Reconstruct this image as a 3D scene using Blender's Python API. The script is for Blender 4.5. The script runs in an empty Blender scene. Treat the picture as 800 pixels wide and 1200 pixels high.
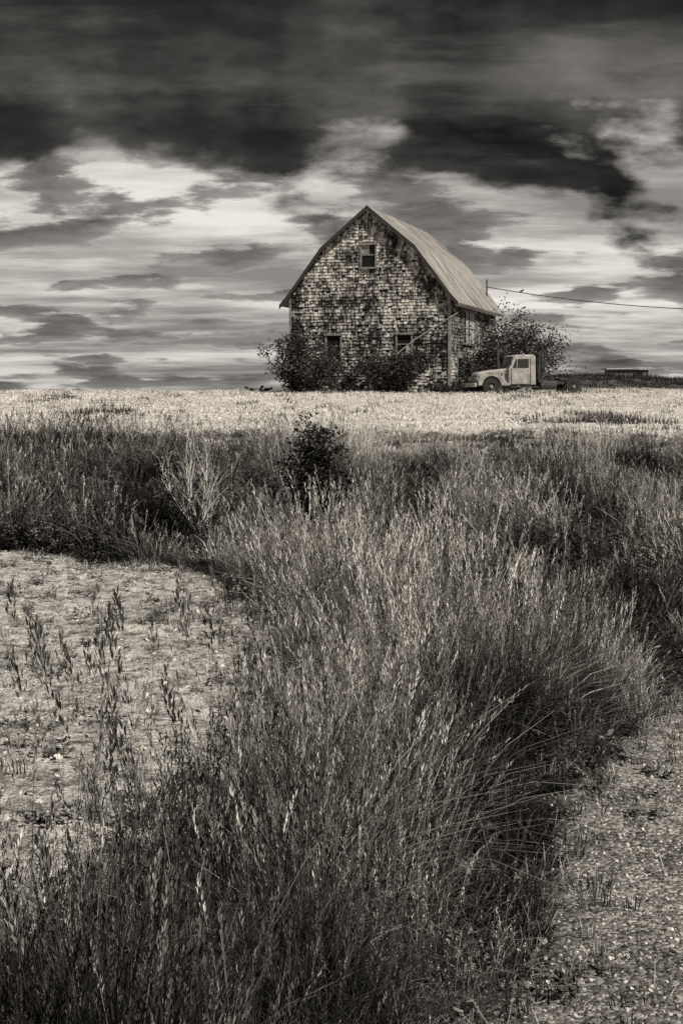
import bpy, bmesh, math, random
import numpy as np
from mathutils import Vector, Matrix
random.seed(7); rng=np.random.default_rng(7)
S=bpy.context.scene
S.view_settings.view_transform='Standard'; S.view_settings.look='None'; S.view_settings.exposure=0
COL=S.collection

# ------------------------------------------------------------ helpers
def newmat(name):
    m=bpy.data.materials.new(name); m.use_nodes=True
    nt=m.node_tree; nt.nodes.clear()
    return m,nt,nt.nodes,nt.links
def warm(v,k=1.0): return (v*1.0,v*(1-0.055*k),v*(1-0.125*k),1)
def ramp(N,stops,interp='LINEAR'):
    r=N.new('ShaderNodeValToRGB'); r.color_ramp.interpolation=interp
    e=r.color_ramp.elements
    while len(e)<len(stops): e.new(0.5)
    for el,(p,v) in zip(e,stops):
        el.position=p; el.color=warm(v) if not isinstance(v,tuple) else v
    return r
def gray_ramp(N,stops,interp='LINEAR'):
    return ramp(N,[(p,(v,v,v,1)) for p,v in stops],interp)
def math_n(N,L,op,a,b=None,clamp=False):
    n=N.new('ShaderNodeMath'); n.operation=op; n.use_clamp=clamp
    for i,s in enumerate((a,b)):
        if s is None: continue
        if isinstance(s,(int,float)): n.inputs[i].default_value=s
        else: L.new(s,n.inputs[i])
    return n.outputs[0]
def simple_mat(name,v,rough=0.8,var=0.35,scale=4.0,metal=0.0,spec=0.3):
    m,nt,N,L=newmat(name)
    out=N.new('ShaderNodeOutputMaterial'); p=N.new('ShaderNodeBsdfPrincipled')
    tc=N.new('ShaderNodeTexCoord'); nz=N.new('ShaderNodeTexNoise'); nz.inputs['Scale'].default_value=scale
    nz.inputs['Detail'].default_value=4; nz.inputs['Roughness'].default_value=0.65
    L.new(tc.outputs['Object'],nz.inputs['Vector'])
    r=ramp(N,[(0.3,v*(1-var)),(0.7,min(0.9,v*(1+var)))]); L.new(nz.outputs['Fac'],r.inputs[0])
    L.new(r.outputs[0],p.inputs['Base Color'])
    p.inputs['Roughness'].default_value=rough; p.inputs['Metallic'].default_value=metal
    p.inputs['Specular IOR Level'].default_value=spec
    L.new(p.outputs[0],out.inputs[0]); return m
def mesh_obj(name,verts,faces,mat=None,parent=None,attrs=None,link=True,smooth=False):
    me=bpy.data.meshes.new(name); me.from_pydata([tuple(map(float,v)) for v in verts],[],[tuple(int(i) for i in f) for f in faces]); me.update()
    if attrs:
        for k,a in attrs.items():
            at=me.attributes.new(k,'FLOAT','POINT'); at.data.foreach_set('value',np.asarray(a,dtype=np.float32))
    if mat: me.materials.append(mat)
    if smooth: me.polygons.foreach_set('use_smooth',[True]*len(me.polygons))
    ob=bpy.data.objects.new(name,me)
    if link: COL.objects.link(ob)
    if parent: ob.parent=parent
    return ob
def empty(name,loc=(0,0,0),rz=0):
    e=bpy.data.objects.new(name,None); COL.objects.link(e); e.location=loc; e.rotation_euler=(0,0,rz); e.empty_display_size=0.2
    return e
def bevel(ob,w,seg=2):
    m=ob.modifiers.new('bev','BEVEL'); m.width=w; m.segments=seg; m.limit_method='ANGLE'; m.angle_limit=math.radians(25)
def box(name,x0,x1,y0,y1,z0,z1,mat,parent=None,bev=0):
    v=[(x0,y0,z0),(x1,y0,z0),(x1,y1,z0),(x0,y1,z0),(x0,y0,z1),(x1,y0,z1),(x1,y1,z1),(x0,y1,z1)]
    f=[(0,3,2,1),(4,5,6,7),(0,1,5,4),(1,2,6,5),(2,3,7,6),(3,0,4,7)]
    o=mesh_obj(name,v,f,mat,parent)
    if bev: bevel(o,bev)
    return o
def prism(name,prof,y0,y1,mat,parent=None,bev=0,seg=2):
    n=len(prof)
    v=[(x,y0,z) for x,z in prof]+[(x,y1,z) for x,z in prof]
    f=[tuple(range(n)),tuple(range(2*n-1,n-1,-1))]+[(i,i+n,(i+1)%n+n,(i+1)%n) for i in range(n)]
    o=mesh_obj(name,v,f,mat,parent)
    bm=bmesh.new(); bm.from_mesh(o.data); bmesh.ops.recalc_face_normals(bm,faces=bm.faces); bm.to_mesh(o.data); bm.free()
    if bev: bevel(o,bev,seg)
    return o
def tube_geo(V,F,pts,radii,sides=5):
    base=len(V); n=len(pts)
    for i,p in enumerate(pts):
        p=Vector(p); a=Vector(pts[max(i-1,0)]); b=Vector(pts[min(i+1,n-1)]); d=(b-a)
        d=d.normalized() if d.length>1e-9 else Vector((0,0,1))
        u=d.cross(Vector((0.31,0.77,0.2))).normalized(); w=d.cross(u)
        for k in range(sides):
            an=2*math.pi*k/sides
            V.append(tuple(p+(u*math.cos(an)+w*math.sin(an))*radii[i]))
    for i in range(n-1):
        for k in range(sides):
            a=base+i*sides+k; b=base+i*sides+(k+1)%sides
            F.append((a,b,b+sides,a+sides))
    F.append(tuple(base+k for k in range(sides))[::-1]); F.append(tuple(base+(n-1)*sides+k for k in range(sides)))
def tube(name,pts,radii,mat,parent=None,sides=8):
    V=[];F=[]; tube_geo(V,F,pts,radii,sides); return mesh_obj(name,V,F,mat,parent,smooth=False)
_perm=rng.random((256,256))
def vnoise(x,y):
    x=np.asarray(x,float); y=np.asarray(y,float)
    xi=np.floor(x).astype(int); yi=np.floor(y).astype(int); fx=x-xi; fy=y-yi
    fx=fx*fx*(3-2*fx); fy=fy*fy*(3-2*fy)
    g=lambda a,b:_perm[a%256,b%256]
    return (g(xi,yi)*(1-fx)+g(xi+1,yi)*fx)*(1-fy)+(g(xi,yi+1)*(1-fx)+g(xi+1,yi+1)*fx)*fy
def fbm(x,y): return (vnoise(x,y)+0.5*vnoise(x*2.1+7,y*2.1+3)+0.25*vnoise(x*4.3+1,y*4.3+9))/1.75
def sstep(a,b,x):
    t=np.clip((np.asarray(x,float)-a)/(b-a),0,1); return t*t*(3-2*t)

# ------------------------------------------------------------ terrain functions
def xr(d): return np.interp(d,[-40,0,2.5,3.7,5.6,8,12,40,120],[-0.6,-0.2,0.05,0.29,0.84,1.85,3.9,24,80])
def xc(d): return np.interp(d,[3.8,4.0,4.3,4.7,5.2,6.5,9,10.5,12,13.3,14.2,14.7],[-9,-1.0,-0.62,-0.44,-0.32,-0.18,-0.14,-0.38,-0.85,-1.6,-3.0,-40])
def road_s(x,d): return x-xr(d)+(fbm(x*1.7,d*1.7)-0.5)*0.5
def clear_s(x,d):
    n=(fbm(x*1.3+20,d*1.3)-0.5)*0.5
    return np.where((d>3.8)&(d<14.7), xc(d)-x+n, -1.0)
def H(x,d):
    x=np.asarray(x,float); d=np.asarray(d,float)
    z=np.interp(d,[-50,12,15,20,26,35,60,78,100,150,300,3500],[0,0,.06,.40,.66,.86,1.22,1.5,1.56,1.3,0.6,-6])
    amp=np.interp(x,[11,16,19,26,60],[0,1.25,1.3,0.85,0.3])
    z=z+amp*np.exp(-((d-108)/13.0)**2)
    rd=sstep(-0.2,0.3,x-xr(d))
    z=z+(fbm(x*0.8,d*0.8)-0.5)*0.16*(1-rd)*np.where(d>60,0.6,1.0)+(vnoise(x*0.12+5,d*0.12)-0.5)*0.18*(1-rd)*sstep(8,20,d)
    cl=sstep(-.1,.2,clear_s(x,d))
    z=z-0.05*rd+(fbm(x*4.5+9,d*4.5)-.5)*0.07*cl
    return z

# ------------------------------------------------------------ ground
ds=np.concatenate([np.linspace(-40,1.9,24),np.linspace(2,16,240),np.linspace(16.15,40,110),np.linspace(40.5,125,120),np.geomspace(127,3500,36)])
xh=np.concatenate([np.linspace(0,6,110),np.linspace(6.15,40,90),np.geomspace(41,3000,26)])
xs=np.concatenate([-xh[:0:-1],xh])
XX,DD=np.meshgrid(xs,ds); ZZ=H(XX,DD)
nx=len(xs); nd=len(ds)
verts=np.stack([XX,DD,ZZ],-1).reshape(-1,3)
i=np.arange(nd-1)[:,None]*nx+np.arange(nx-1)[None]
faces=np.stack([i,i+1,i+nx+1,i+nx],-1).reshape(-1,4)
me=bpy.data.meshes.new('ground'); me.from_pydata(verts.tolist(),[],faces.tolist()); me.update()
moundg=sstep(11,16,XX)*sstep(88,96,DD)
for nm,arr in (('road',sstep(-0.1,0.15,road_s(XX,DD))*np.where(DD<60,1,0)),('clear',sstep(-0.15,0.2,clear_s(XX,DD))),('field',sstep(23,31,DD+(fbm(XX*.4,DD*.4)-.5)*8)*(1-.85*moundg))):
    at=me.attributes.new(nm,'FLOAT','POINT'); at.data.foreach_set('value',arr.reshape(-1).astype(np.float32))
me.polygons.foreach_set('use_smooth',[True]*len(me.polygons))
m,nt,N,L=newmat('ground_soil')
out=N.new('ShaderNodeOutputMaterial'); p=N.new('ShaderNodeBsdfDiffuse')
geo=N.new('ShaderNodeNewGeometry')
def noise(scale,detail=6,rough=0.6):
    n=N.new('ShaderNodeTexNoise'); n.inputs['Scale'].default_value=scale; n.inputs['Detail'].default_value=detail; n.inputs['Roughness'].default_value=rough
    L.new(geo.outputs['Position'],n.inputs['Vector']); return n.outputs['Fac']
def attr(nm):
    a=N.new('ShaderNodeAttribute'); a.attribute_name=nm; return a.outputs['Fac']
def mixc(f,a,b):
    x=N.new('ShaderNodeMix'); x.data_type='RGBA'
    L.new(f,x.inputs[0]); L.new(a,x.inputs[6]); L.new(b,x.inputs[7]); return x.outputs[2]
n8=noise(8,6,0.85); n2_=noise(1.8,5,0.75)
soil=ramp(N,[(0.35,0.012),(0.65,0.05)]); L.new(n8,soil.inputs[0])
vor=N.new('ShaderNodeTexVoronoi'); vor.inputs['Scale'].default_value=60; L.new(geo.outputs['Position'],vor.inputs['Vector'])
grav=ramp(N,[(0.05,0.07),(0.5,0.26),(0.95,0.62)]); L.new(vor.outputs['Color'],grav.inputs[0])
gn=gray_ramp(N,[(0.36,0.45),(0.58,1.0)]); L.new(n2_,gn.inputs[0])
gm=N.new('ShaderNodeMix'); gm.data_type='RGBA'; gm.blend_type='MULTIPLY'; gm.inputs[0].default_value=1; L.new(grav.outputs[0],gm.inputs[6]); L.new(gn.outputs[0],gm.inputs[7])
clr=ramp(N,[(0.37,0.06),(0.46,0.34),(0.55,0.66),(0.7,0.76)]); L.new(n8,clr.inputs[0])
cn2=gray_ramp(N,[(0.36,0.5),(0.52,1.0)]); L.new(n2_,cn2.inputs[0])
cm=N.new('ShaderNodeMix'); cm.data_type='RGBA'; cm.blend_type='MULTIPLY'; cm.inputs[0].default_value=1; L.new(clr.outputs[0],cm.inputs[6]); L.new(cn2.outputs[0],cm.inputs[7])
fld=ramp(N,[(0.34,0.30),(0.48,0.60),(0.66,0.76)]); L.new(n2_,fld.inputs[0])
c=mixc(attr('field'),soil.outputs[0],fld.outputs[0]); c=mixc(attr('clear'),c,cm.outputs[2]); c=mixc(attr('road'),c,gm.outputs[2])
L.new(c,p.inputs['Color'])
b=N.new('ShaderNodeBump'); b.inputs['Strength'].default_value=1.0; b.inputs['Distance'].default_value=0.04
hh=math_n(N,L,'ADD',n8,math_n(N,L,'MULTIPLY',vor.outputs['Distance'],-0.4)); L.new(hh,b.inputs['Height']); L.new(b.outputs[0],p.inputs['Normal'])
L.new(p.outputs[0],out.inputs[0])
me.materials.append(m); g=bpy.data.objects.new('ground',me); COL.objects.link(g)

# ------------------------------------------------------------ vegetation materials
def veg_mat(name,lo,hi,tip):
    m,nt,N,L=newmat(name)
    out=N.new('ShaderNodeOutputMaterial')
    a=N.new('ShaderNodeAttribute'); a.attribute_name='t'
    r=ramp(N,[(0.0,lo),(0.5,hi),(0.82,(hi+tip)/2),(1.0,tip)]); L.new(a.outputs['Fac'],r.inputs[0])  # pale dry tips also paint sparkle; dark bases paint shade inside clumps
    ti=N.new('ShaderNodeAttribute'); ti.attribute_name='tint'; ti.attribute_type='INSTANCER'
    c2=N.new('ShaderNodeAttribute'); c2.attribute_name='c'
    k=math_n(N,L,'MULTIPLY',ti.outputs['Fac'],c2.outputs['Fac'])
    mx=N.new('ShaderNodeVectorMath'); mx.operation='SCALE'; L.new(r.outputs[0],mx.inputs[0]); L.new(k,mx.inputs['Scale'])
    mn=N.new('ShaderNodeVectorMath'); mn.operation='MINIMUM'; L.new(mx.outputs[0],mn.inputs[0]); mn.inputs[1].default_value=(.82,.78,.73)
    d=N.new('ShaderNodeBsdfDiffuse'); L.new(mn.outputs[0],d.inputs[0])
    L.new(d.outputs[0],out.inputs[0]); return m
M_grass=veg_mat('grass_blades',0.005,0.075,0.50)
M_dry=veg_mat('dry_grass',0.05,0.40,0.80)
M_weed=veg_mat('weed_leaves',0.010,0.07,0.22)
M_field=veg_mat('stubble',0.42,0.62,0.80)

def clump(name,n,h0,h1,spread,width,mat,heads=0.0,lean=0.35,segs=4,headw=0.006,leafy=0,leafsz=.022,headn=(8,13),cr=(.3,1.9)):
    V=[];F=[];T=[];C=[]
    for _ in range(n):
        r=spread*math.sqrt(random.random()); a=random.uniform(0,6.283)
        bx,by=r*math.cos(a),r*math.sin(a)
        h=random.uniform(h0,h1); la=a+random.uniform(-1.6,1.6); ln=h*random.uniform(0.05,lean)
        isst=random.random()<heads
        if isst: h*=1.25; ln*=0.5
        droop=random.uniform(0,0.45) if not isst else 0.03
        w=width*random.uniform(0.6,1.25)*(0.55 if isst else 1)
        wa=random.uniform(0,3.14); wx,wy=math.cos(wa)*w,math.sin(wa)*w
        cc=random.choice([random.uniform(cr[0],0.8),random.uniform(.7,1.2),random.uniform(1.0,cr[1])])
        base=len(V); pts=[]
        for s in range(segs+1):
            t=s/segs; q=ln*(t**2)*(1+droop*2*t)
            x=bx+math.cos(la)*q; y=by+math.sin(la)*q; z=h*(t-droop*t**3*0.8)
            ww=(1-t)**0.6*0.5 if not isst else 0.5*(1-0.5*t)
            if s==segs and not isst: ww=0.04
            V+= [(x-wx*ww,y-wy*ww,z),(x+wx*ww,y+wy*ww,z)]; T+=[t*0.8,t*0.8]; C+=[cc,cc]; pts.append((x,y,z))
            if s: b0=base+2*s-2; F.append((b0,b0+1,b0+3,b0+2))
        if isst:
            x,y,z=pts[-1]; px,py,pz=pts[-2]; dx,dy,dz=x-px,y-py,z-pz; l=math.sqrt(dx*dx+dy*dy+dz*dz); dx/=l;dy/=l;dz/=l
            hl=random.uniform(0.06,0.13); k=random.randint(*headn)
            for j in range(k):
                u=j/k; an=random.uniform(0,6.28); rr=headw*(1.3-u)*random.uniform(.6,1.5); sz=random.uniform(0.007,0.013)*(1 if headw<.011 else 1.4)
                cx=x+dx*hl*(u-0.3)+math.cos(an)*rr; cy=y+dy*hl*(u-0.3)+math.sin(an)*rr; cz=z+dz*hl*(u-0.3)
                b0=len(V); ox,oy=math.cos(an)*sz*.45,math.sin(an)*sz*.45
                V+=[(cx,cy,cz-sz),(cx+oy*.6,cy-ox*.6,cz),(cx+ox,cy+oy,cz+sz),(cx-oy*.6,cy+ox*.6,cz)]
                tt=random.uniform(.6,1); T+=[tt]*4; C+=[cc]*4; F.append((b0,b0+1,b0+2,b0+3))
        for j in range(leafy):
            t=random.uniform(0.15,1); s=int(t*segs); x,y,z=pts[min(s,segs)]; an=random.uniform(0,6.28); sz=leafsz*random.uniform(.6,1.5)
            x+=random.gauss(0,leafsz); y+=random.gauss(0,leafsz)
            ox,oy=math.cos(an)*sz,math.sin(an)*sz; up=random.uniform(-.3,.9)*sz; zj=z+random.uniform(-.04,.04)
            b0=len(V); V+=[(x,y,zj),(x+ox*.6-oy*.4,y+oy*.6+ox*.4,zj+up*.6),(x+ox*1.3,y+oy*1.3,zj+up),(x+ox*.6+oy*.4,y+oy*.6-ox*.4,zj+up*.6)]
            tt=min(1,max(.2,t+random.uniform(-.2,.15))); T+=[tt]*4; C+=[cc*random.uniform(.7,1.3)]*4; F.append((b0,b0+1,b0+2,b0+3))
    return mesh_obj(name,V,F,mat,None,{'t':T,'c':C},link=False)
def mkcol(name,obs):
    c=bpy.data.collections.new(name)
    for o in obs: c.objects.link(o)
    return c
def scatter(name,col,P,rot,scl,idx,tint):
    me=bpy.data.meshes.new(name); me.from_pydata(P.tolist(),[],[]); me.update()
    a=me.attributes.new('rot','FLOAT_VECTOR','POINT'); a.data.foreach_set('vector',rot.astype(np.float32).reshape(-1))
    a=me.attributes.new('scl','FLOAT_VECTOR','POINT'); a.data.foreach_set('vector',scl.astype(np.float32).reshape(-1))
    a=me.attributes.new('idx','INT','POINT'); a.data.foreach_set('value',idx.astype(np.int32))
    a=me.attributes.new('tint','FLOAT','POINT'); a.data.foreach_set('value',tint.astype(np.float32))
    ob=bpy.data.objects.new(name,me); COL.objects.link(ob)
    ng=bpy.data.node_groups.new(name+'_gn','GeometryNodeTree')
    ng.interface.new_socket('Geometry',in_out='INPUT',socket_type='NodeSocketGeometry'); ng.interface.new_socket('Geometry',in_out='OUTPUT',socket_type='NodeSocketGeometry')
    N=ng.nodes; L=ng.links
    gi=N.new('NodeGroupInput'); go=N.new('NodeGroupOutput'); ip=N.new('GeometryNodeInstanceOnPoints'); ci=N.new('GeometryNodeCollectionInfo')
    ci.inputs['Collection'].default_value=col; ci.inputs['Separate Children'].default_value=True; ci.inputs['Reset Children'].default_value=True
    def na(nm,ty):
        n=N.new('GeometryNodeInputNamedAttribute'); n.data_type=ty; n.inputs['Name'].default_value=nm
        return [o for o in n.outputs if o.enabled and o.name=='Attribute'][0]
    L.new(gi.outputs[0],ip.inputs['Points']); L.new(ci.outputs[0],ip.inputs['Instance']); ip.inputs['Pick Instance'].default_value=True
    L.new(na('idx','INT'),ip.inputs['Instance Index']); L.new(na('rot','FLOAT_VECTOR'),ip.inputs['Rotation']); L.new(na('scl','FLOAT_VECTOR'),ip.inputs['Scale'])
    L.new(ip.outputs[0],go.inputs[0])
    md=ob.modifiers.new('scatter','NODES'); md.node_group=ng
    return ob
def place(n,x0,x1,d0,d1,keep,marg=2.2,slope=.27):
    x=rng.uniform(x0,x1,n); d=rng.uniform(d0,d1,n)
    wedge=(np.abs(x)<d*slope+marg)
    k=wedge&keep(x,d); x=x[k]; d=d[k]
    return x,d,H(x,d)
def rots(n,tilt=0.12): return np.stack([rng.normal(0,tilt,n),rng.normal(0,tilt,n),rng.uniform(0,6.283,n)],-1)

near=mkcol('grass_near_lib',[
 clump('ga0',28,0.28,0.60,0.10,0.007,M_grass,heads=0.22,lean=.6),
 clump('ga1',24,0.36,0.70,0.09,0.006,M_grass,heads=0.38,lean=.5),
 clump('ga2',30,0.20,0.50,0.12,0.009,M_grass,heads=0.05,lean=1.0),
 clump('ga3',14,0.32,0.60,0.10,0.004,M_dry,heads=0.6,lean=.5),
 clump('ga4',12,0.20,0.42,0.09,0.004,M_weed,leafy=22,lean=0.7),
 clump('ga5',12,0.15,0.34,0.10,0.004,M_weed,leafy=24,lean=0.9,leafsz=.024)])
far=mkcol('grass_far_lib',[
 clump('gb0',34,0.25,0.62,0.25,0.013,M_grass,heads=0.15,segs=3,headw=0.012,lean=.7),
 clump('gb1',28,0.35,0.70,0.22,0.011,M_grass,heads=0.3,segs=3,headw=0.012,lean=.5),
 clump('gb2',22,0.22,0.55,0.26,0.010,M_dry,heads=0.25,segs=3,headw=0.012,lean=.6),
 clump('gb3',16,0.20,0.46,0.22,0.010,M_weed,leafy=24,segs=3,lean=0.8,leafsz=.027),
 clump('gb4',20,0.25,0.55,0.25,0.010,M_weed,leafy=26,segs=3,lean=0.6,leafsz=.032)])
short=mkcol('grass_short_lib',[
 clump('gc0',26,0.07,0.17,0.50,0.035,M_field,segs=2,lean=0.9,cr=(.6,1.25)),
 clump('gc1',26,0.05,0.15,0.55,0.04,M_field,segs=2,lean=1.0,cr=(.6,1.25)),
 clump('gc2',26,0.12,0.34,0.40,0.03,M_grass,segs=2,lean=0.5)])
stalks=mkcol('stalk_lib',[
 clump('gd0',3,0.50,0.68,0.05,0.004,M_grass,heads=1.0,lean=0.3,headw=0.008,headn=(16,24)),
 clump('gd1',2,0.56,0.74,0.03,0.004,M_grass,heads=1.0,lean=0.5,headw=0.009,headn=(18,26)),
 clump('gd2',4,0.40,0.62,0.07,0.004,M_dry,heads=1.0,lean=0.45,headw=0.005)])
sprout=mkcol('sprout_lib',[
 clump('ge0',12,0.04,0.11,0.05,0.005,M_dry,segs=3,lean=0.9),
 clump('ge1',14,0.05,0.13,0.05,0.005,M_grass,segs=3,lean=0.9),
 clump('ge2',8,0.03,0.08,0.06,0.004,M_weed,leafy=10,segs=2,lean=0.9)])

def grass_ok(x,d): return (road_s(x,d)<0.0)&(clear_s(x,d)<0.0)
# near grass
x,d,z=place(16500,-3.3,3.4,2.1,9,grass_ok,.8)
n=len(x); edge=sstep(0.0,0.5,-road_s(x,d)); edc=sstep(0,0.4,-clear_s(x,d)); patch=sstep(.3,.7,fbm(x*1.1+3,d*1.1))
lf=sstep(.25,-.35,x)*sstep(4.8,4.0,d)
keep=rng.random(n)<(0.55+0.45*edge)*np.where(patch>0.12,1,0.6)
x,d,z,edge,edc,patch,lf=[a[keep] for a in (x,d,z,edge,edc,patch,lf)]; n=len(x)
hs=(0.22+0.78*edge)*(0.55+0.45*edc)*(0.62+0.5*patch)*rng.uniform(0.6,1.3,n)*np.interp(d,[2,3.2,5,9],[.85,1.0,1.08,.9])*(1-.15*lf)
wn=fbm(x*1.5+40,d*1.5)
idx=np.where(wn>0.6,rng.choice([3,1,2],n,p=[.35,.4,.25]),np.where(wn<.36,rng.choice([4,5,0],n,p=[.35,.2,.45]),rng.choice([0,1,2,3,4],n,p=[.33,.25,.29,.07,.06])))
tint=(0.18+1.75*sstep(.34,.66,fbm(x*1.6+60,d*1.3)))*rng.uniform(0.4,1.45,n)*np.interp(d,[2,3.5,4.5,6,9],[.26,.38,.70,1.15,1.4])  # tint darkens towards the camera, a vignette painted into the grass
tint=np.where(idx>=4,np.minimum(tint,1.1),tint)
sw=np.clip(hs,0.6,1.1)
scatter('tall_grass',near,np.stack([x,d,z-0.01],-1),rots(n,.2),np.stack([sw,sw,hs],-1),idx,tint)
# mid grass
x,d,z=place(25000,-10,11,8.6,30,grass_ok,.8)
n=len(x); edge=sstep(0.0,0.7,-road_s(x,d)); patch=sstep(.32,.68,fbm(x*0.9+13,d*0.55))
keep=rng.random(n)<np.interp(d,[9,14,30],[1,.8,.5])*np.where(patch>0.1,1,.7)
x,d,z,edge,patch=[a[keep] for a in (x,d,z,edge,patch)]; n=len(x)
left=sstep(0.2,-1.2,x+.02*d)*sstep(13,15,d)*sstep(31,27,d)
fade=np.where(x<0,sstep(28,22,d+(fbm(x*.3,d*.3)-.5)*5),sstep(27,18,d+(fbm(x*.3,d*.3)-.5)*6))
infront=np.exp(-((x+.25)/.55)**2)*sstep(11.5,13,d)*sstep(15.8,15.2,d)
hs=(0.4+0.6*edge)*(0.34+0.66*patch)*rng.uniform(0.55,1.25,n)*(1+0.05*left)*(0.28+0.72*fade)*(1-.6*infront)
wn=fbm(x*.8+40,d*.5)
idx=np.where(wn>0.57,rng.choice([2,3,1],n,p=[.5,.25,.25]),np.where(wn<.42,rng.choice([3,4,0],n,p=[.3,.35,.35]),rng.choice([0,1,2,3],n,p=[.40,.30,.12,.18])))
idx=np.where((left>.5)&(rng.random(n)<.85)&(idx==2),4,idx)
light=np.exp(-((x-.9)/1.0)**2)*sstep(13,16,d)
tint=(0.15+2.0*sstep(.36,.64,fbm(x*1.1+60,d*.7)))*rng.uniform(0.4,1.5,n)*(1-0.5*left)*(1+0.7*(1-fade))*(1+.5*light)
tint=np.where(idx>=3,np.minimum(tint,1.1),tint)
sw=np.clip(hs,0.5,1.0)
scatter('meadow_grass',far,np.stack([x,d,z-0.01],-1),rots(n,.2),np.stack([sw,sw,hs],-1),idx,tint)
# short far field
x,d,z=place(22000,-36,38,22,122,lambda x,d:grass_ok(x,d)|(d>60),1.5,.26)
n=len(x); patch=fbm(x*.25+3,d*.12)
mound=sstep(11,16,x)*sstep(88,97,d); near_t=np.exp(-((x-11.5)/4.5)**2-((d-77.5)/2.2)**2)
idx=np.where((mound>.4)|(patch>.72)|(near_t>.5)&(rng.random(n)<.5),2,rng.choice([0,1,2],n,p=[.47,.47,.06]))
hs=(0.35+0.8*patch)*rng.uniform(0.5,1.2,n)*(1+0.7*mound+1.8*near_t)*np.interp(d,[22,30,60,100],[.6,.8,1,1.1])
tint=np.clip((0.8+0.7*patch)*rng.uniform(.8,1.2,n),0,1.3)*(1-0.4*mound)
scatter('field_grass',short,np.stack([x,d,z-0.01],-1),rots(n),np.stack([np.ones(n)*.9,np.ones(n)*.9,hs],-1),idx,tint)
# seed stalks
x,d,z=place(2600,-3.0,2.2,2.6,9,lambda x,d:(road_s(x,d)<-0.35)&(clear_s(x,d)<0.2),.8)
n=len(x); keep=rng.random(n)<np.where(x<0,0.6,0.28); x,d,z=x[keep],d[keep],z[keep]; n=len(x)
hs=rng.uniform(0.65,1.22,n)*np.interp(d,[2.4,3.4,9],[.88,1.12,.95])
scatter('seed_grass',stalks,np.stack([x,d,z],-1),rots(n,0.14),np.stack([hs,hs,hs],-1),rng.choice([0,1,2],n,p=[.40,.40,.20]),rng.uniform(.2,1.1,n))
# sprouts
x,d,z=place(22000,-6,5,2.2,15,lambda x,d:((clear_s(x,d)>-0.1))|((road_s(x,d)>-0.4)&(road_s(x,d)<0.5)),1.0)
n=len(x); rd=road_s(x,d); cl=clear_s(x,d)
keep=rng.random(n)<np.where(cl>-0.1,0.08+0.6*sstep(.54,.72,fbm(x*1.6+9,d*1.6)),np.interp(rd,[-.4,0,.4],[1,.7,0.03]))
x,d,z,cl=x[keep],d[keep],z[keep],cl[keep]; n=len(x)
hs=rng.uniform(.4,1.2,n)
scatter('ground_weeds',sprout,np.stack([x,d,z],-1),rots(n,.1),np.stack([hs,hs,hs],-1),np.where(cl>0,rng.choice([0,1,2],n,p=[.66,.16,.18]),rng.choice([0,1,2],n,p=[.4,.45,.15])),rng.uniform(.6,1.3,n))

# ------------------------------------------------------------ gravel
def stone_mat():
    m,nt,N,L=newmat('gravel_stone'); out=N.new('ShaderNodeOutputMaterial'); p=N.new('ShaderNodeBsdfDiffuse')
    ti=N.new('ShaderNodeAttribute'); ti.attribute_name='tint'; ti.attribute_type='INSTANCER'
    r=ramp(N,[(0,0.05),(0.5,0.27),(1,0.66)]); L.new(ti.outputs['Fac'],r.inputs[0]); L.new(r.outputs[0],p.inputs[0]); L.new(p.outputs[0],out.inputs[0]); return m
MS=stone_mat(); st=[]
for k in range(4):
    bm=bmesh.new(); bmesh.ops.create_icosphere(bm,subdivisions=1,radius=1)
    for v in bm.verts: v.co*=random.uniform(.7,1.15)
    for v in bm.verts: v.co.z*=.6
    me=bpy.data.meshes.new('st%d'%k); bm.to_mesh(me); bm.free(); me.materials.append(MS); st.append(bpy.data.objects.new('st%d'%k,me))
stones=mkcol('stone_lib',st)
x,d,z=place(80000,-0.5,5,2.2,11,lambda x,d:road_s(x,d)>-0.15,.8)
n=len(x); keep=rng.random(n)<np.interp(road_s(x,d),[-.15,.3],[.4,1])*np.where(fbm(x*2+5,d*2)>.3,1,.6); x,d,z=x[keep],d[keep],z[keep]; n=len(x)
s=0.004+0.006*rng.random(n)**2.0
scatter('gravel',stones,np.stack([x,d,z+s*.2],-1),rots(n,.5),np.stack([s,s,s],-1),rng.integers(0,4,n),rng.random(n)**1.2)
x,d,z=place(30000,-5.5,0.5,3.4,15,lambda x,d:clear_s(x,d)>-0.1,1.0)
n=len(x); s=0.004+0.016*rng.random(n)**3
scatter('soil_clods',stones,np.stack([x,d,z+s*.1],-1),rots(n,.5),np.stack([s,s*rng.uniform(.3,1.8,n),s*.6],-1),rng.integers(0,4,n),rng.random(n)**.8)

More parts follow.
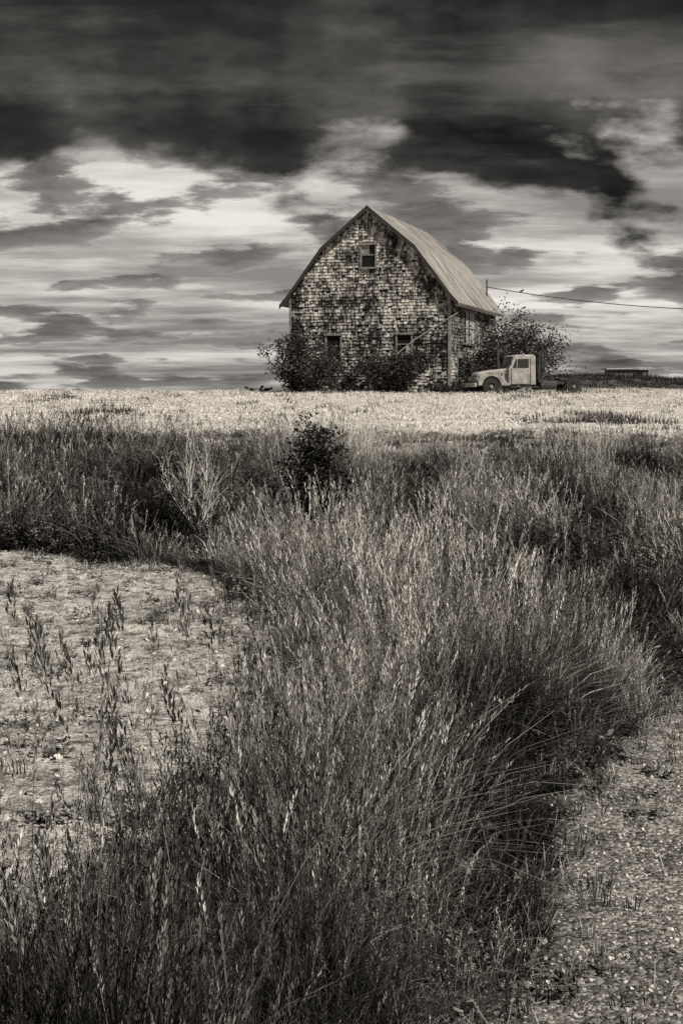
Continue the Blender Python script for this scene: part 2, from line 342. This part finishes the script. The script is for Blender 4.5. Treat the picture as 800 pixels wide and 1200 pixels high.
# ------------------------------------------------------------ bushes / tree
M_bark=simple_mat('bark',0.10,0.9,.5,12)
M_deadwood=simple_mat('dead_wood',0.62,0.8,.3,12); M_pole=simple_mat('pole_wood',0.22,0.8,.3,12)
def leaf_mat(name,v):
    m,nt,N,L=newmat(name); out=N.new('ShaderNodeOutputMaterial')
    a=N.new('ShaderNodeAttribute'); a.attribute_name='c'
    r=ramp(N,[(0,v*.25),(0.6,v),(1,v*4)]); L.new(a.outputs['Fac'],r.inputs[0])
    d=N.new('ShaderNodeBsdfDiffuse'); L.new(r.outputs[0],d.inputs[0])
    L.new(d.outputs[0],out.inputs[0]); return m
M_leaf=leaf_mat('bush_leaves',0.055); M_leaf2=leaf_mat('tree_leaves',0.10); M_leaf3=leaf_mat('shrub_leaves',0.028)
def shrub(name,loc,w,h,nstem,nleaf,leaf,mat,trunk_h=0.0,barer=0.05,bark=M_bark,skew=0,gap=0.25,clus=1.0):
    par=empty(name,loc)
    V=[];F=[];tips=[]
    for s in range(nstem):
        a=random.uniform(0,6.283) ; rr=w*.5*math.sqrt(random.uniform(.02,1)); hh=h*random.uniform(.5,1.0)*(1-0.45*(rr/(w*.5))**2)
        tx,ty=math.cos(a)*rr+skew*hh/h,math.sin(a)*rr*.8
        bx,by=tx*.12,ty*.12
        pts=[];n=7
        for k in range(n+1):
            t=k/n; q=t**1.4 if trunk_h==0 else max(0,(t-trunk_h/h)/(1-trunk_h/h))**.9
            pts.append((bx+(tx-bx)*q+random.gauss(0,.02*h)*t,by+(ty-by)*q+random.gauss(0,.02*h)*t,hh*t))
        r0=barer*random.uniform(.6,1.1)
        tube_geo(V,F,pts,[r0*(1-.85*k/n) for k in range(n+1)],5)
        for k in range(1 if trunk_h==0 else 2,n+1):
            for _ in range(3):
                p=Vector(pts[k]); dr=Vector((random.gauss(0,1),random.gauss(0,1),random.uniform(-.1,1.1))).normalized()
                ln=h*random.uniform(.08,.2); e=p+dr*ln; mid=p+dr*ln*.5+Vector((0,0,ln*.08))
                tube_geo(V,F,[p,mid,e],[r0*.3,r0*.2,r0*.06],3); tips.append((e,random.random())); tips.append((mid,random.random()))
    mesh_obj('branches',V,F,bark,par)
    tips=[t for t in tips if t[0].z>0.04*h and t[1]>gap*.5]
    LV=[];LF=[];C=[]
    per=max(1,nleaf//len(tips))
    for e,cr in tips:
        rad=h*random.uniform(.04,.095)*clus; cb=random.uniform(0.05,.75)
        for _ in range(int(per*random.uniform(.3,1.8))):
            p=e+Vector((random.gauss(0,rad),random.gauss(0,rad),random.gauss(0,rad*.7)))
            if p.z<0: continue
            sz=leaf*random.uniform(.6,1.3); u=Vector((random.gauss(0,1),random.gauss(0,1),random.gauss(0,.7))).normalized()
            v=u.cross(Vector((random.gauss(0,1),random.gauss(0,1),random.gauss(0,1)))).normalized()
            b0=len(LV); LV+=[tuple(p-u*sz*.5),tuple(p+v*sz*.28),tuple(p+u*sz*.5),tuple(p-v*sz*.28)]; LF.append((b0,b0+1,b0+2,b0+3)); C+=[min(1,max(0,cb+random.gauss(0,.2)))]*4
    mesh_obj('foliage',LV,LF,mat,par,{'c':C})
    return par
def gz(x,d): return float(H(x,d))
shrub('bush',(-2.35,82.6,gz(-2.15,82.6)-.1),4.4,4.2,30,12500,.17,M_leaf,clus=.85)
shrub('bush',(2.9,82.2,gz(2.8,82.2)-.1),5.1,3.1,28,12000,.17,M_leaf,gap=.3,clus=.9)
shrub('bush',(6.1,80.9,gz(5.9,80.9)-.1),3.0,1.0,14,3000,.14,M_leaf)
shrub('bush',(8.0,85.5,gz(8.2,85.5)-.1),2.8,2.7,14,4500,.15,M_leaf)
shrub('small_tree',(10.2,86.5,gz(10,86.5)-.1),6.0,5.5,34,17000,.17,M_leaf2,trunk_h=.8,gap=.3,barer=.07,skew=.4,clus=.85)
shrub('bush',(0.3,83.4,gz(.3,83.4)-.1),2.4,1.3,10,2200,.14,M_leaf)
shrub('roadside_shrub',(-0.27,15.2,gz(-.27,15.2)-.03),.60,1.42,18,8500,.045,M_leaf3,barer=.010,gap=.35,clus=.66)
shrub('bush',(-5.3,92,gz(-5.3,92)-.2),2.2,.6,8,1200,.12,M_leaf)
def dead(name,loc,h,n,mat,r0=.009):
    V=[];F=[]
    def br(p,d,l,r,dep):
        pts=[p];q=Vector(p);dd=Vector(d)
        for k in range(4):
            dd=(dd+Vector((random.gauss(0,.13),random.gauss(0,.13),random.gauss(0,.08)))).normalized(); q=q+dd*l/4; pts.append(q.copy())
        tube_geo(V,F,pts,[r*(1-.18*k) for k in range(5)],4)
        if dep>0:
            for _ in range(4):
                k=random.randint(1,4); e=(dd+Vector((random.gauss(0,.5),random.gauss(0,.5),random.uniform(.1,.6)))).normalized()
                br(pts[k],e,l*random.uniform(.4,.6),r*.5,dep-1)
    for _ in range(n):
        br(Vector((random.gauss(0,.05),random.gauss(0,.05),0)),Vector((random.gauss(0,.22),random.gauss(0,.22),1)).normalized(),h*random.uniform(.6,.85),r0,2)
    o=mesh_obj(name,V,F,mat); o.location=loc; return o
dead('dead_shrub',(-1.5,15.2,gz(-1.5,15.2)),1.05,8,M_deadwood,.009)
dead('dead_branch',(0.95,15.2,gz(.95,15.2)),.95,4,M_deadwood,.008)

# ------------------------------------------------------------ barn
BRN=empty('barn',(1.62,85,1.42),-math.radians(17.2))
HW=4.93; LEN=14.0; KX,KZ=2.92,8.80
m,nt,N,L=newmat('shingles'); out=N.new('ShaderNodeOutputMaterial'); p=N.new('ShaderNodeBsdfDiffuse')
a=N.new('ShaderNodeAttribute'); a.attribute_name='c'; tc=N.new('ShaderNodeTexCoord')
n1=N.new('ShaderNodeTexNoise'); n1.inputs['Scale'].default_value=.5; n1.inputs['Detail'].default_value=8; n1.inputs['Roughness'].default_value=.75; L.new(tc.outputs['Object'],n1.inputs['Vector'])
n2=N.new('ShaderNodeTexNoise'); n2.inputs['Scale'].default_value=5; n2.inputs['Detail'].default_value=5; n2.inputs['Roughness'].default_value=.8
mp=N.new('ShaderNodeMapping'); mp.inputs['Scale'].default_value=(1.8,1.8,.4); L.new(tc.outputs['Object'],mp.inputs['Vector']); L.new(mp.outputs[0],n2.inputs['Vector'])
s1=math_n(N,L,'MULTIPLY',a.outputs['Fac'],.34); s2=math_n(N,L,'MULTIPLY',n1.outputs['Fac'],2.5); s3=math_n(N,L,'MULTIPLY',n2.outputs['Fac'],2.3)
sm=math_n(N,L,'SUBTRACT',math_n(N,L,'ADD',math_n(N,L,'ADD',s1,s2),s3),2.14)
r=ramp(N,[(.10,.018),(.32,.09),(.50,.30),(.80,.72)]); L.new(sm,r.inputs[0]); L.new(r.outputs[0],p.inputs['Color']); L.new(p.outputs[0],out.inputs[0]); M_sh=m
M_dark=simple_mat('old_sheathing',.03,.95,.4,2)
M_dark_sheet=simple_mat('painted_dark_interior',.006,.9,.2,2)  # near-black sheets paint unlit interiors; the walls behind stay solid
M_trim=simple_mat('weathered_trim',.20,.8,.5,3); M_white=simple_mat('peeling_paint',.45,.7,.4,5)
M_rake=simple_mat('rake_board',.035,.8,.4,4)  # boards kept near black to paint the shadow line under the roof edge
prof=[(-HW-.60,5.42),(-HW-.12,5.95),(-KX,KZ),(0,11.25),(KX,KZ),(HW+.12,5.95),(HW+.60,5.42)]
def zt(s): return np.interp(s,[q[0] for q in prof],[q[1] for q in prof])-.12
body=[(-HW,-.6),(HW,-.6),(HW,5.9),(2.87,8.62),(0,11.0),(-2.87,8.62),(-HW,5.9)]
prism('walls',body,0,LEN,M_dark,BRN)
front_open=[(-.42,.42,7.62,8.95),(-2.62,-1.75,2.1,3.55),(1.78,2.62,2.45,3.55)]
side_open=[(3.6,7.0,3.15,5.1),(2.0,3.0,.8,2.2),(9.2,11.2,0,2.6)]
def shingle_wall(name,umin,umax,ztop,opens,tf,stain_tone):
    V=[];F=[];C=[]; ex=.19; z=0; row=0
    while z<11.2:
        u=umin-random.uniform(0,.25); zrow=z+random.uniform(-.015,.015)
        while u<umax:
            w=random.uniform(.09,.26); u0=max(u,umin); u1=min(u+w-.016,umax); u+=w
            if u1-u0<.03: continue
            um=(u0+u1)/2; zc=z+ex/2
            if zc+ex*.4>ztop(um): continue
            if any(o[0]-.02<um<o[1]+.02 and o[2]-.08<zc<o[3]+.08 for o in opens): continue
            stn=stain_tone(um,zc)
            if random.random()<.03+.16*stn: continue
            zb=zrow+random.uniform(-.03,.03); zu=min(z+ex+.04,ztop(um)); o=.05+random.uniform(-.008,.03); cc=random.random()*(1-.3*stn)-.5*stn
            b=len(V); tl=random.uniform(-.014,.014)
            for (uu,oo,zz) in ((u0,o,zb),(u1,o,zb+tl),(u1,.006,zu),(u0,.006,zu),(u0,.002,zb),(u1,.002,zb+tl)): V.append(tf(uu,oo,zz)); C.append(cc)
            F+=[(b,b+1,b+2,b+3),(b+4,b+5,b+1,b)]
        z+=ex; row+=1
    mesh_obj(name,V,F,M_sh,BRN,{'c':C})
def fst(u,z):
    s=0
    s+=1.0*math.exp(-((u-.1)/.5)**2)*max(0,min(1,(7.6-z)/1.5))*max(0,min(1,(z-2.5)/1.5))*random.uniform(.2,1)
    s+=.8*math.exp(-(z/1.1)**2)
    s+=.6*math.exp(-(((abs(u)-4.6)/.4)**2))
    s+=.6*math.exp(-((z-5.5)/.25)**2)*float(vnoise(u*1.3,3.3))  # front also gets darker at the base, corners and eave height
    s+=.8*max(0,float(fbm(u*.55+2,z*.5+3))-.53)*3
    return min(1,s)
def sst(u,z): return min(1,.7*math.exp(-(z/1.0)**2)+.8*math.exp(-((z-5.6)/.35)**2)+.7*max(0,float(fbm(u*.5+12,z*.6))-.5)*3)  # side walls: darker at the base, below the eaves and in patches
shingle_wall('front_shingles',-HW,HW,lambda u:float(zt(u))-.02,front_open,lambda u,o,z:(u,-o,z),fst)
shingle_wall('side_shingles',0,LEN,lambda u:5.85,side_open,lambda u,o,z:(HW+o,u,z),sst)
shingle_wall('side_shingles_far',0,LEN,lambda u:5.85,[],lambda u,o,z:(-HW-o,u,z),sst)
def window(k,u0,u1,z0,z1,sash,side=False,fill=M_dark_sheet):
    def bx(nm,a0,a1,o0,o1,b0,b1,mt):
        if side: box(nm,HW+o0,HW+o1,a0,a1,b0,b1,mt,BRN)
        else: box(nm,a0,a1,-o1,-o0,b0,b1,mt,BRN)
    t=.10
    bx(f'window_{k}_opening',u0,u1,.0,.012,z0,z1,fill)  # solid panel on the wall; default fill paints an unlit interior
    bx(f'window_{k}_jamb_a',u0-t,u0,.003,.10,z0,z1,M_trim); bx(f'window_{k}_jamb_b',u1,u1+t,.003,.10,z0,z1,M_trim)
    bx(f'window_{k}_head',u0-t-.04,u1+t+.04,.003,.14,z1,z1+.13,M_trim); bx(f'window_{k}_sill',u0-t-.04,u1+t+.04,.003,.16,z0-.1,z0,M_trim)
    if sash:
        zm=z0+(z1-z0)*sash
        bx(f'window_{k}_rail',u0,u1,.014,.05,zm-.03,zm+.03,M_trim)
window(1,*front_open[0],.55); window(2,*front_open[1],0); window(3,*front_open[2],.5)
box('loft_board',-.42,.05,-.03,-.014,8.4,8.95,M_trim,BRN)
box('window_board',2.3,2.62,-.03,-.014,2.45,2.9,M_white,BRN)
M_grayboard=simple_mat('gray_boards',.4,.8,.5,3)
window(4,*side_open[0],.5,True,M_grayboard); window(5,*side_open[1],0,True); window(6,*side_open[2],0,True)
for k in range(1,4): box('side_mullion_%d'%k,HW+.014,HW+.06,3.6+k*.85-.04,3.6+k*.85+.04,3.15,5.1,M_white if k!=2 else M_dark,BRN)
box('side_shadow_sheet',HW+.014,HW+.03,3.64,4.4,3.2,5.05,M_dark_sheet,BRN)  # near-black sheet paints a shadow in the first window bay
for k,(a0,a1) in enumerate(((-HW-.07,-HW+.07),(HW-.07,HW+.07))):
    box('corner_board_%d'%k,a0,a1,-.085,0-.001,0,5.8,M_trim,BRN)
box('corner_board_side',HW+.002,HW+.088,.0,.14,0,5.8,M_trim,BRN)
# roof
m,nt,N,L=newmat('metal_roof'); out=N.new('ShaderNodeOutputMaterial'); p=N.new('ShaderNodeBsdfPrincipled'); p.inputs['Roughness'].default_value=.55; p.inputs['Metallic'].default_value=.1
tc=N.new('ShaderNodeTexCoord'); mp=N.new('ShaderNodeMapping'); mp.inputs['Scale'].default_value=(.25,2.6,.25); L.new(tc.outputs['Object'],mp.inputs['Vector'])
n1=N.new('ShaderNodeTexNoise'); n1.inputs['Scale'].default_value=1.3; n1.inputs['Detail'].default_value=8; n1.inputs['Roughness'].default_value=.75; L.new(mp.outputs[0],n1.inputs['Vector'])
r=ramp(N,[(.34,.10),(.46,.30),(.62,.50)]); L.new(n1.outputs['Fac'],r.inputs[0]); L.new(r.outputs[0],p.inputs['Base Color']); L.new(p.outputs[0],out.inputs[0]); M_roof=m
y0,y1=-.38,LEN+.35; th=.07
up=[(x,z) for x,z in prof]; lo=[(x*.995,z-th) for x,z in prof]
V=[];F=[]
for y in (y0,y1):
    V+=[(x,y,z) for x,z in up]+[(x,y,z) for x,z in lo]
k=len(prof)
for i_ in range(k-1):
    F+=[(i_,i_+1,2*k+i_+1,2*k+i_),(k+i_,3*k+i_,3*k+i_+1,k+i_+1),(i_,k+i_,k+i_+1,i_+1),(2*k+i_,2*k+i_+1,3*k+i_+1,3*k+i_)]
F+=[(0,2*k,3*k,k),(k-1,2*k-1,4*k-1,3*k-1)]
ro=mesh_obj('roof',V,F,M_roof,BRN)
bm=bmesh.new(); bm.from_mesh(ro.data); bmesh.ops.recalc_face_normals(bm,faces=bm.faces); bm.to_mesh(ro.data); bm.free()
V=[];F=[]
yy=y0+.1
while yy<y1:
    for sgn in (0,1):
        ps=prof[:4] if sgn==0 else prof[3:]
        for (xa,za),(xb,zb) in zip(ps[:-1],ps[1:]):
            nx_,nz_=-(zb-za),(xb-xa); l=math.hypot(nx_,nz_); nx_/=l; nz_/=l
            b=len(V); w=.02; hgt=.035
            for (x_,z_) in ((xa,za),(xb,zb)):
                V+=[(x_,yy-w,z_+.002),(x_,yy+w,z_+.002),(x_+nx_*hgt,yy+w,z_+nz_*hgt),(x_+nx_*hgt,yy-w,z_+nz_*hgt)]
            F+=[(b,b+4,b+7,b+3),(b+3,b+7,b+6,b+2),(b+1,b+2,b+6,b+5)]
    yy+=.85
mesh_obj('roof_seams',V,F,M_roof,BRN)
for k,((xa,za),(xb,zb)) in enumerate(zip(prof[:-1],prof[1:])):
    V=[(xa,y0-.03,za+.03),(xb,y0-.03,zb+.03),(xb,y0-.03,zb-.26),(xa,y0-.03,za-.26),(xa,y0-.002,za+.03),(xb,y0-.002,zb+.03),(xb,y0-.002,zb-.26),(xa,y0-.002,za-.26)]
    mesh_obj('rake_%d'%k,V,[(0,3,2,1),(4,5,6,7),(0,1,5,4),(3,7,6,2),(0,4,7,3),(1,2,6,5)],M_rake,BRN)
box('eave_board',HW+.44,HW+.48,y0,y1,5.22,5.42,M_white,BRN)
tube('service_mast',[(HW-.35,LEN-1.2,5.9),(HW-.35,LEN-1.2,7.75)],[.05,.05],M_rake,BRN)
tube('leaning_pole',[(6.75,82.6,6.2),(4.2,82.3,4.6),(3.1,82.0,3.7)],[.03,.035,.035],M_pole)

# ------------------------------------------------------------ utility wire, pole, bird
M_wire=simple_mat('cable',.03,.6,.2,2)
xb,yb=1.62+(HW-.35)*math.cos(math.radians(17.2))+(LEN-1.2)*math.sin(math.radians(17.2)), 85-(HW-.35)*math.sin(math.radians(17.2))+(LEN-1.2)*math.cos(math.radians(17.2))
A=Vector((xb,yb,9.0-.35)); B=Vector((45,93,8.4))
def wp(t): q=A.lerp(B,t); q.z-=1.55*4*t*(1-t); return q
tube('overhead_wire',[wp(t/40) for t in range(41)],[.03]*41,M_wire,None,5)
pol=empty('utility_pole',(45,93,gz(45,93)))
tube('pole',[(0,0,-.3),(0,0,7.9)],[.15,.11],M_bark,pol); box('crossarm',-.9,.9,-.17,-.06,6.9,7.03,M_bark,pol)
bd=empty('bird',wp(.066)+Vector((0,0,.03)))
bm=bmesh.new(); bmesh.ops.create_uvsphere(bm,u_segments=12,v_segments=8,radius=1)
for v in bm.verts: v.co=Vector((v.co.x*.12,v.co.y*.06,v.co.z*.07+.09+v.co.x*.04))
mm=bpy.data.meshes.new('body'); bm.to_mesh(mm); bm.free(); mm.materials.append(M_wire); o=bpy.data.objects.new('body',mm); COL.objects.link(o); o.parent=bd
bm=bmesh.new(); bmesh.ops.create_uvsphere(bm,u_segments=10,v_segments=8,radius=.042)
mm=bpy.data.meshes.new('head'); bm.to_mesh(mm); bm.free(); mm.materials.append(M_wire); o=bpy.data.objects.new('head',mm); COL.objects.link(o); o.parent=bd; o.location=(.1,0,.17)
prism('tail',[(-.09,.07),(-.25,.0),(-.24,-.02),(-.08,.05)],-.02,.02,M_wire,bd); prism('beak',[(.135,.18),(.18,.165),(.135,.16)],-.008,.008,M_wire,bd)

# ------------------------------------------------------------ truck
tx,td=10.35,79.3
TR=empty('old_truck',(tx,td,gz(tx,td)-.06),math.radians(9))   # nose to -X
M_pt=simple_mat('faded_truck_paint',.33,.5,.45,3,spec=.4); M_pt2=simple_mat('fender_paint',.27,.55,.45,4,spec=.4)
M_rub=simple_mat('tyre_rubber',.025,.8,.3,6); M_steel=simple_mat('rusty_steel',.05,.8,.5,6); M_chr=simple_mat('dull_chrome',.5,.35,.2,6,metal=.6)
m,nt,N,L=newmat('dark_glass'); out=N.new('ShaderNodeOutputMaterial'); p=N.new('ShaderNodeBsdfPrincipled'); p.inputs['Base Color'].default_value=warm(.03); p.inputs['Roughness'].default_value=.12; L.new(p.outputs[0],out.inputs[0]); M_gl=m
prism('hood',[(-3.0,.72),(-3.05,1.12),(-2.95,1.24),(-2.2,1.38),(-1.32,1.47),(-1.32,.72)],-.62,.62,M_pt,TR,.05,3)
prism('grille',[(-3.10,.62),(-3.12,1.02),(-3.07,1.02),(-3.05,.62)],-.5,.5,M_steel,TR)
for k in range(5): box('grille_bar_%d'%k,-3.145,-3.12,-.5,.5,.66+k*.075,.69+k*.075,M_chr,TR)
for k in range(6): box('hood_louvre_%d'%k,-2.5+k*.13,-2.46+k*.13,-.632,-.618,1.0,1.22,M_steel,TR)
for sd in (-1,1):
    ya,yb_=(-1.05,-.60) if sd<0 else (.60,1.05)
    arc=[(-2.32+.52*math.cos(t),.52+.52*math.sin(t)) for t in np.linspace(math.pi,0,11)]
    outl=[(-3.08,.5),(-3.08,.86),(-2.98,1.04),(-2.75,1.13),(-2.0,1.13),(-1.7,1.0),(-1.45,.7),(-1.3,.62),(-1.3,.5)]
    prism('fender_%d'%sd,outl+arc[::-1],ya,yb_,M_pt2,TR,.04,3)
    tube('headlight_%d'%sd,[(-3.07,sd*.82,.86),(-3.13,sd*.82,.86)],[.12,.11],M_chr,TR,14)
    box('running_board_%d'%sd,-1.3,.35,min(sd*.8,sd*1.08),max(sd*.8,sd*1.08),.42,.48,M_steel,TR,.01)
    tube('fuel_tank_%d'%sd,[(.5,sd*.72,.55),(1.4,sd*.72,.55)],[.27,.27],M_steel,TR,14)
box('bumper',-3.32,-3.16,-1.05,1.05,.45,.66,M_pt,TR,.03)
prism('cab',[(-1.33,.55),(-1.33,1.46),(-1.05,2.12),(-.92,2.22),(.08,2.24),(.2,2.14),(.22,.55)],-.92,.92,M_pt,TR,.06,3)
prism('roof_visor',[(-1.16,2.10),(-1.10,2.17),(-.9,2.2),(-.92,2.14)],-.8,.8,M_pt2,TR)
for sd in (-1,1):
    ya,yb_=sorted((sd*.918,sd*.934))
    prism('side_window_%d'%sd,[(-1.12,1.5),(-.93,1.98),(-.2,2.0),(-.2,1.5)],ya,yb_,M_gl,TR)
    f0,f1=sorted((sd*.920,sd*.942))
    box('door_gap_front_%d'%sd,-1.195,-1.165,f0,f1,.62,1.47,M_steel,TR); box('door_gap_rear_%d'%sd,-.11,-.08,f0,f1,.62,2.03,M_steel,TR); box('door_gap_low_%d'%sd,-1.16,-.115,f0,f1,.59,.62,M_steel,TR)
    w0,w1=sorted((sd*.936,sd*.955))
    box('window_pillar_%d'%sd,-.88,-.85,w0,w1,1.5,1.99,M_pt,TR); box('door_handle_%d'%sd,-.32,-.18,w0,w1,1.36,1.39,M_chr,TR)
    tube('mirror_arm_%d'%sd,[(-1.15,sd*.93,1.85),(-1.28,sd*1.2,1.9)],[.012,.012],M_steel,TR,5); box('mirror_%d'%sd,-1.31,-1.27,min(sd*1.12,sd*1.28),max(sd*1.12,sd*1.28),1.62,1.98,M_steel,TR,.01)
prism('windshield',[(-1.345,1.55),(-1.115,2.08),(-1.10,2.08),(-1.33,1.55)],-.75,.75,M_gl,TR)
tube('exhaust_stack',[(-1.5,.78,.6),(-1.5,.78,2.9),(-1.56,.78,3.0)],[.07,.07,.07],M_steel,TR,10)
tube('intake_pipe',[(-1.75,-.3,1.4),(-1.75,-.3,1.75)],[.08,.09],M_steel,TR,10)
for k in range(9): box('rack_slat_%d'%k,.38,.46,-.98+k*.232,-.86+k*.232,.75,2.28 if k not in (0,8) else 2.42,M_steel,TR)
box('rack_top',.375,.465,-1.0,1.0,2.2,2.3,M_steel,TR); box('rack_base',.36,.6,-1.0,1.0,.7,.86,M_steel,TR)
tube('rack_brace',[(.5,-.95,2.15),(1.15,-.95,.85)],[.035,.035],M_steel,TR,6); tube('rack_stack',[(.62,-.7,.7),(.62,-.7,2.55)],[.07,.07],M_steel,TR,8)
box('chassis_rail_l',-2.9,3.6,-.45,-.33,.6,.8,M_steel,TR); box('chassis_rail_r',-2.9,3.6,.33,.45,.6,.8,M_steel,TR)
for k,x_ in enumerate((1.0,1.9,2.8,3.48)): box('cross_member_%d'%k,x_,x_+.1,-.325,.325,.62,.76,M_steel,TR)
box('fifth_wheel',1.7,2.6,-.5,.5,.81,.93,M_steel,TR,.02)
def wheel(nm,x_,y_,w=.24,r=.48):
    V=[];F=[]; prof_=[(-w/2,.2),(-w/2,.34),(-w/2,.44),(-w/2+.04,r),(w/2-.04,r),(w/2,.44),(w/2,.34),(w/2,.2)]
    n_=24
    for k in range(n_):
        a_=2*math.pi*k/n_
        for (yy_,rr_) in prof_: V.append((x_+rr_*math.cos(a_),y_+yy_,.47+rr_*math.sin(a_)))
    q=len(prof_)
    for k in range(n_):
        for j in range(q-1): F.append((k*q+j,((k+1)%n_)*q+j,((k+1)%n_)*q+j+1,k*q+j+1))
    mesh_obj(nm,V,F,M_rub,TR); tube(nm+'_hub',[(x_,y_-w/2+.05,.47),(x_,y_+w/2-.05,.47)],[.24,.24],M_steel,TR,16); tube(nm+'_cap',[(x_,y_-w/2-.02,.47),(x_,y_+w/2+.02,.47)],[.08,.08],M_pt2,TR,10)
for sd in (-1,1):
    wheel('front_wheel_%d'%sd,-2.32,sd*.86); wheel('rear_wheel_%d'%sd,2.35,sd*.86,.42)

# low shed just showing over the rise
sh=empty('low_shed',(21.8,109,gz(21.8,109)-.15),.05)
M_tim=simple_mat('timber',.14,.9,.4,5)
box('wall',-1.5,1.5,-.8,.8,-.3,.80,M_tim,sh)
for k in range(9): box('wall_batten_%d'%k,-1.5+k*.36,-1.44+k*.36,-.83,-.802,-.3,.79,M_rake,sh)
prism('shed_roof',[(-1.75,.82),(-1.75,.90),(1.75,1.0),(1.75,.90)],-1.0,1.0,M_white,sh)
box('doorway_dark_sheet',.4,1.0,-.84,-.833,0,.62,M_dark_sheet,sh)  # dark sheet on the solid wall, painted as an unlit doorway

# ------------------------------------------------------------ camera, sun, sky
cam=bpy.data.cameras.new('camera'); cam.lens=50; cam.sensor_width=36; cam.shift_y=-(600-458)/1200; cam.clip_end=6000; cam.clip_start=.05
co=bpy.data.objects.new('camera',cam); COL.objects.link(co); co.location=(0,0,1.65); co.rotation_euler=(math.radians(90),0,0); S.camera=co
el=math.radians(50); hx,hy=.66,-.70; l=math.hypot(hx,hy); sd=Vector((hx/l*math.cos(el),hy/l*math.cos(el),math.sin(el)))
sun=bpy.data.lights.new('sun','SUN'); sun.energy=5.0; sun.angle=math.radians(1.0); sun.color=(1,.955,.875)
so=bpy.data.objects.new('sun',sun); COL.objects.link(so); so.rotation_euler=sd.to_track_quat('Z','Y').to_euler()
W=bpy.data.worlds.new('World'); S.world=W; W.use_nodes=True; nt=W.node_tree; N=nt.nodes; L=nt.links; N.clear()
out=N.new('ShaderNodeOutputWorld'); bg=N.new('ShaderNodeBackground')
sky=N.new('ShaderNodeTexSky'); sky.sky_type='NISHITA'; sky.sun_disc=False; sky.sun_elevation=el; sky.sun_rotation=math.atan2(hx,hy)
bw=N.new('ShaderNodeRGBToBW'); L.new(sky.outputs[0],bw.inputs[0]); skyv=math_n(N,L,'MULTIPLY',bw.outputs[0],.08)
tc=N.new('ShaderNodeTexCoord'); sp=N.new('ShaderNodeSeparateXYZ'); L.new(tc.outputs['Generated'],sp.inputs[0])
zz=math_n(N,L,'MAXIMUM',sp.outputs[2],0.0)
add=lambda a,b_:math_n(N,L,'ADD',a,b_); mul=lambda a,b_:math_n(N,L,'MULTIPLY',a,b_); sub=lambda a,b_:math_n(N,L,'SUBTRACT',a,b_)
def cloudspace(off,o,sx):
    zc=add(zz,off)
    cx=N.new('ShaderNodeCombineXYZ'); L.new(add(mul(math_n(N,L,'DIVIDE',sp.outputs[0],zc),sx),o[0]),cx.inputs[0]); L.new(add(math_n(N,L,'DIVIDE',sp.outputs[1],zc),o[1]),cx.inputs[1]); return cx.outputs[0]
def cn(vec,scale,detail,rough):
    n=N.new('ShaderNodeTexNoise'); n.noise_dimensions='2D'; n.inputs['Scale'].default_value=scale; n.inputs['Detail'].default_value=detail; n.inputs['Roughness'].default_value=rough
    L.new(vec,n.inputs['Vector']); return n.outputs['Fac']
def mixf(f,a,b_):
    x=N.new('ShaderNodeMix'); x.data_type='FLOAT'
    for s,i_ in ((f,0),(a,2),(b_,3)):
        if isinstance(s,(int,float)): x.inputs[i_].default_value=s
        else: L.new(s,x.inputs[i_])
    return x.outputs[0]
def ss(val,a,b_):
    m_=N.new('ShaderNodeMapRange'); m_.interpolation_type='SMOOTHSTEP'; m_.inputs['From Min'].default_value=a; m_.inputs['From Max'].default_value=b_; L.new(val,m_.inputs['Value']); return m_.outputs[0]
def rp(val,st): r_=gray_ramp(N,st); L.new(val,r_.inputs[0]); return r_.outputs[0]
# A: bright veil with flat layers
nA=cn(cloudspace(.10,(7.4,2.2),.45),1.6,6,.58)
A_=mul(rp(nA,[(.36,.26),(.48,.44),(.58,.68),(.68,.84)]),mixf(ss(zz,.0,.06),.78,1.0))
# B: mid-grey cumulus banks lit from above
fB=cn(cloudspace(.16,(1.3,4.2),.85),3.0,7,.57); fB2=cn(cloudspace(.16,(1.3,4.30),.85),3.0,5,.55)
mB=ss(fB,.48,.58)
B_=mul(rp(fB,[(.46,.38),(.54,.22),(.62,.13),(.72,.08)]),math_n(N,L,'MAXIMUM',add(mul(sub(fB,fB2),4.5),1.0),.45))
v=mixf(mul(mB,.9),A_,B_)
# C: dark storm deck overhead, billowing lower edge
cs1=cloudspace(.42,(5.3,1.9),.80); cs2=cloudspace(.42,(5.3,1.955),.80)
fC=cn(cs1,5.6,7,.52); fC2=cn(cs2,5.6,5,.50)
mC=ss(add(fC,mul(sub(zz,.138),4.2)),.45,.62)
C_=mul(rp(fC,[(.34,.11),(.44,.060),(.54,.024),(.66,.010)]),math_n(N,L,'MAXIMUM',add(mul(sub(fC,fC2),6.0),1.15),.35))
C_=mul(C_,rp(nA,[(.38,.65),(.50,1.0),(.64,1.0),(.70,1.0)]))
C_=add(C_,mul(ss(nA,.50,.70),.07))
v=mixf(mC,v,C_)
v=mixf(ss(zz,.30,.55),v,.12)
v=add(v,mul(skyv,.01))
tint=N.new('ShaderNodeVectorMath'); tint.operation='SCALE'; tint.inputs[0].default_value=(1,.95,.885); L.new(v,tint.inputs['Scale'])
L.new(tint.outputs[0],bg.inputs[0]); bg.inputs[1].default_value=1.0; L.new(bg.outputs[0],out.inputs[0])
W.cycles.sampling_method='MANUAL'; W.cycles.sample_map_resolution=256
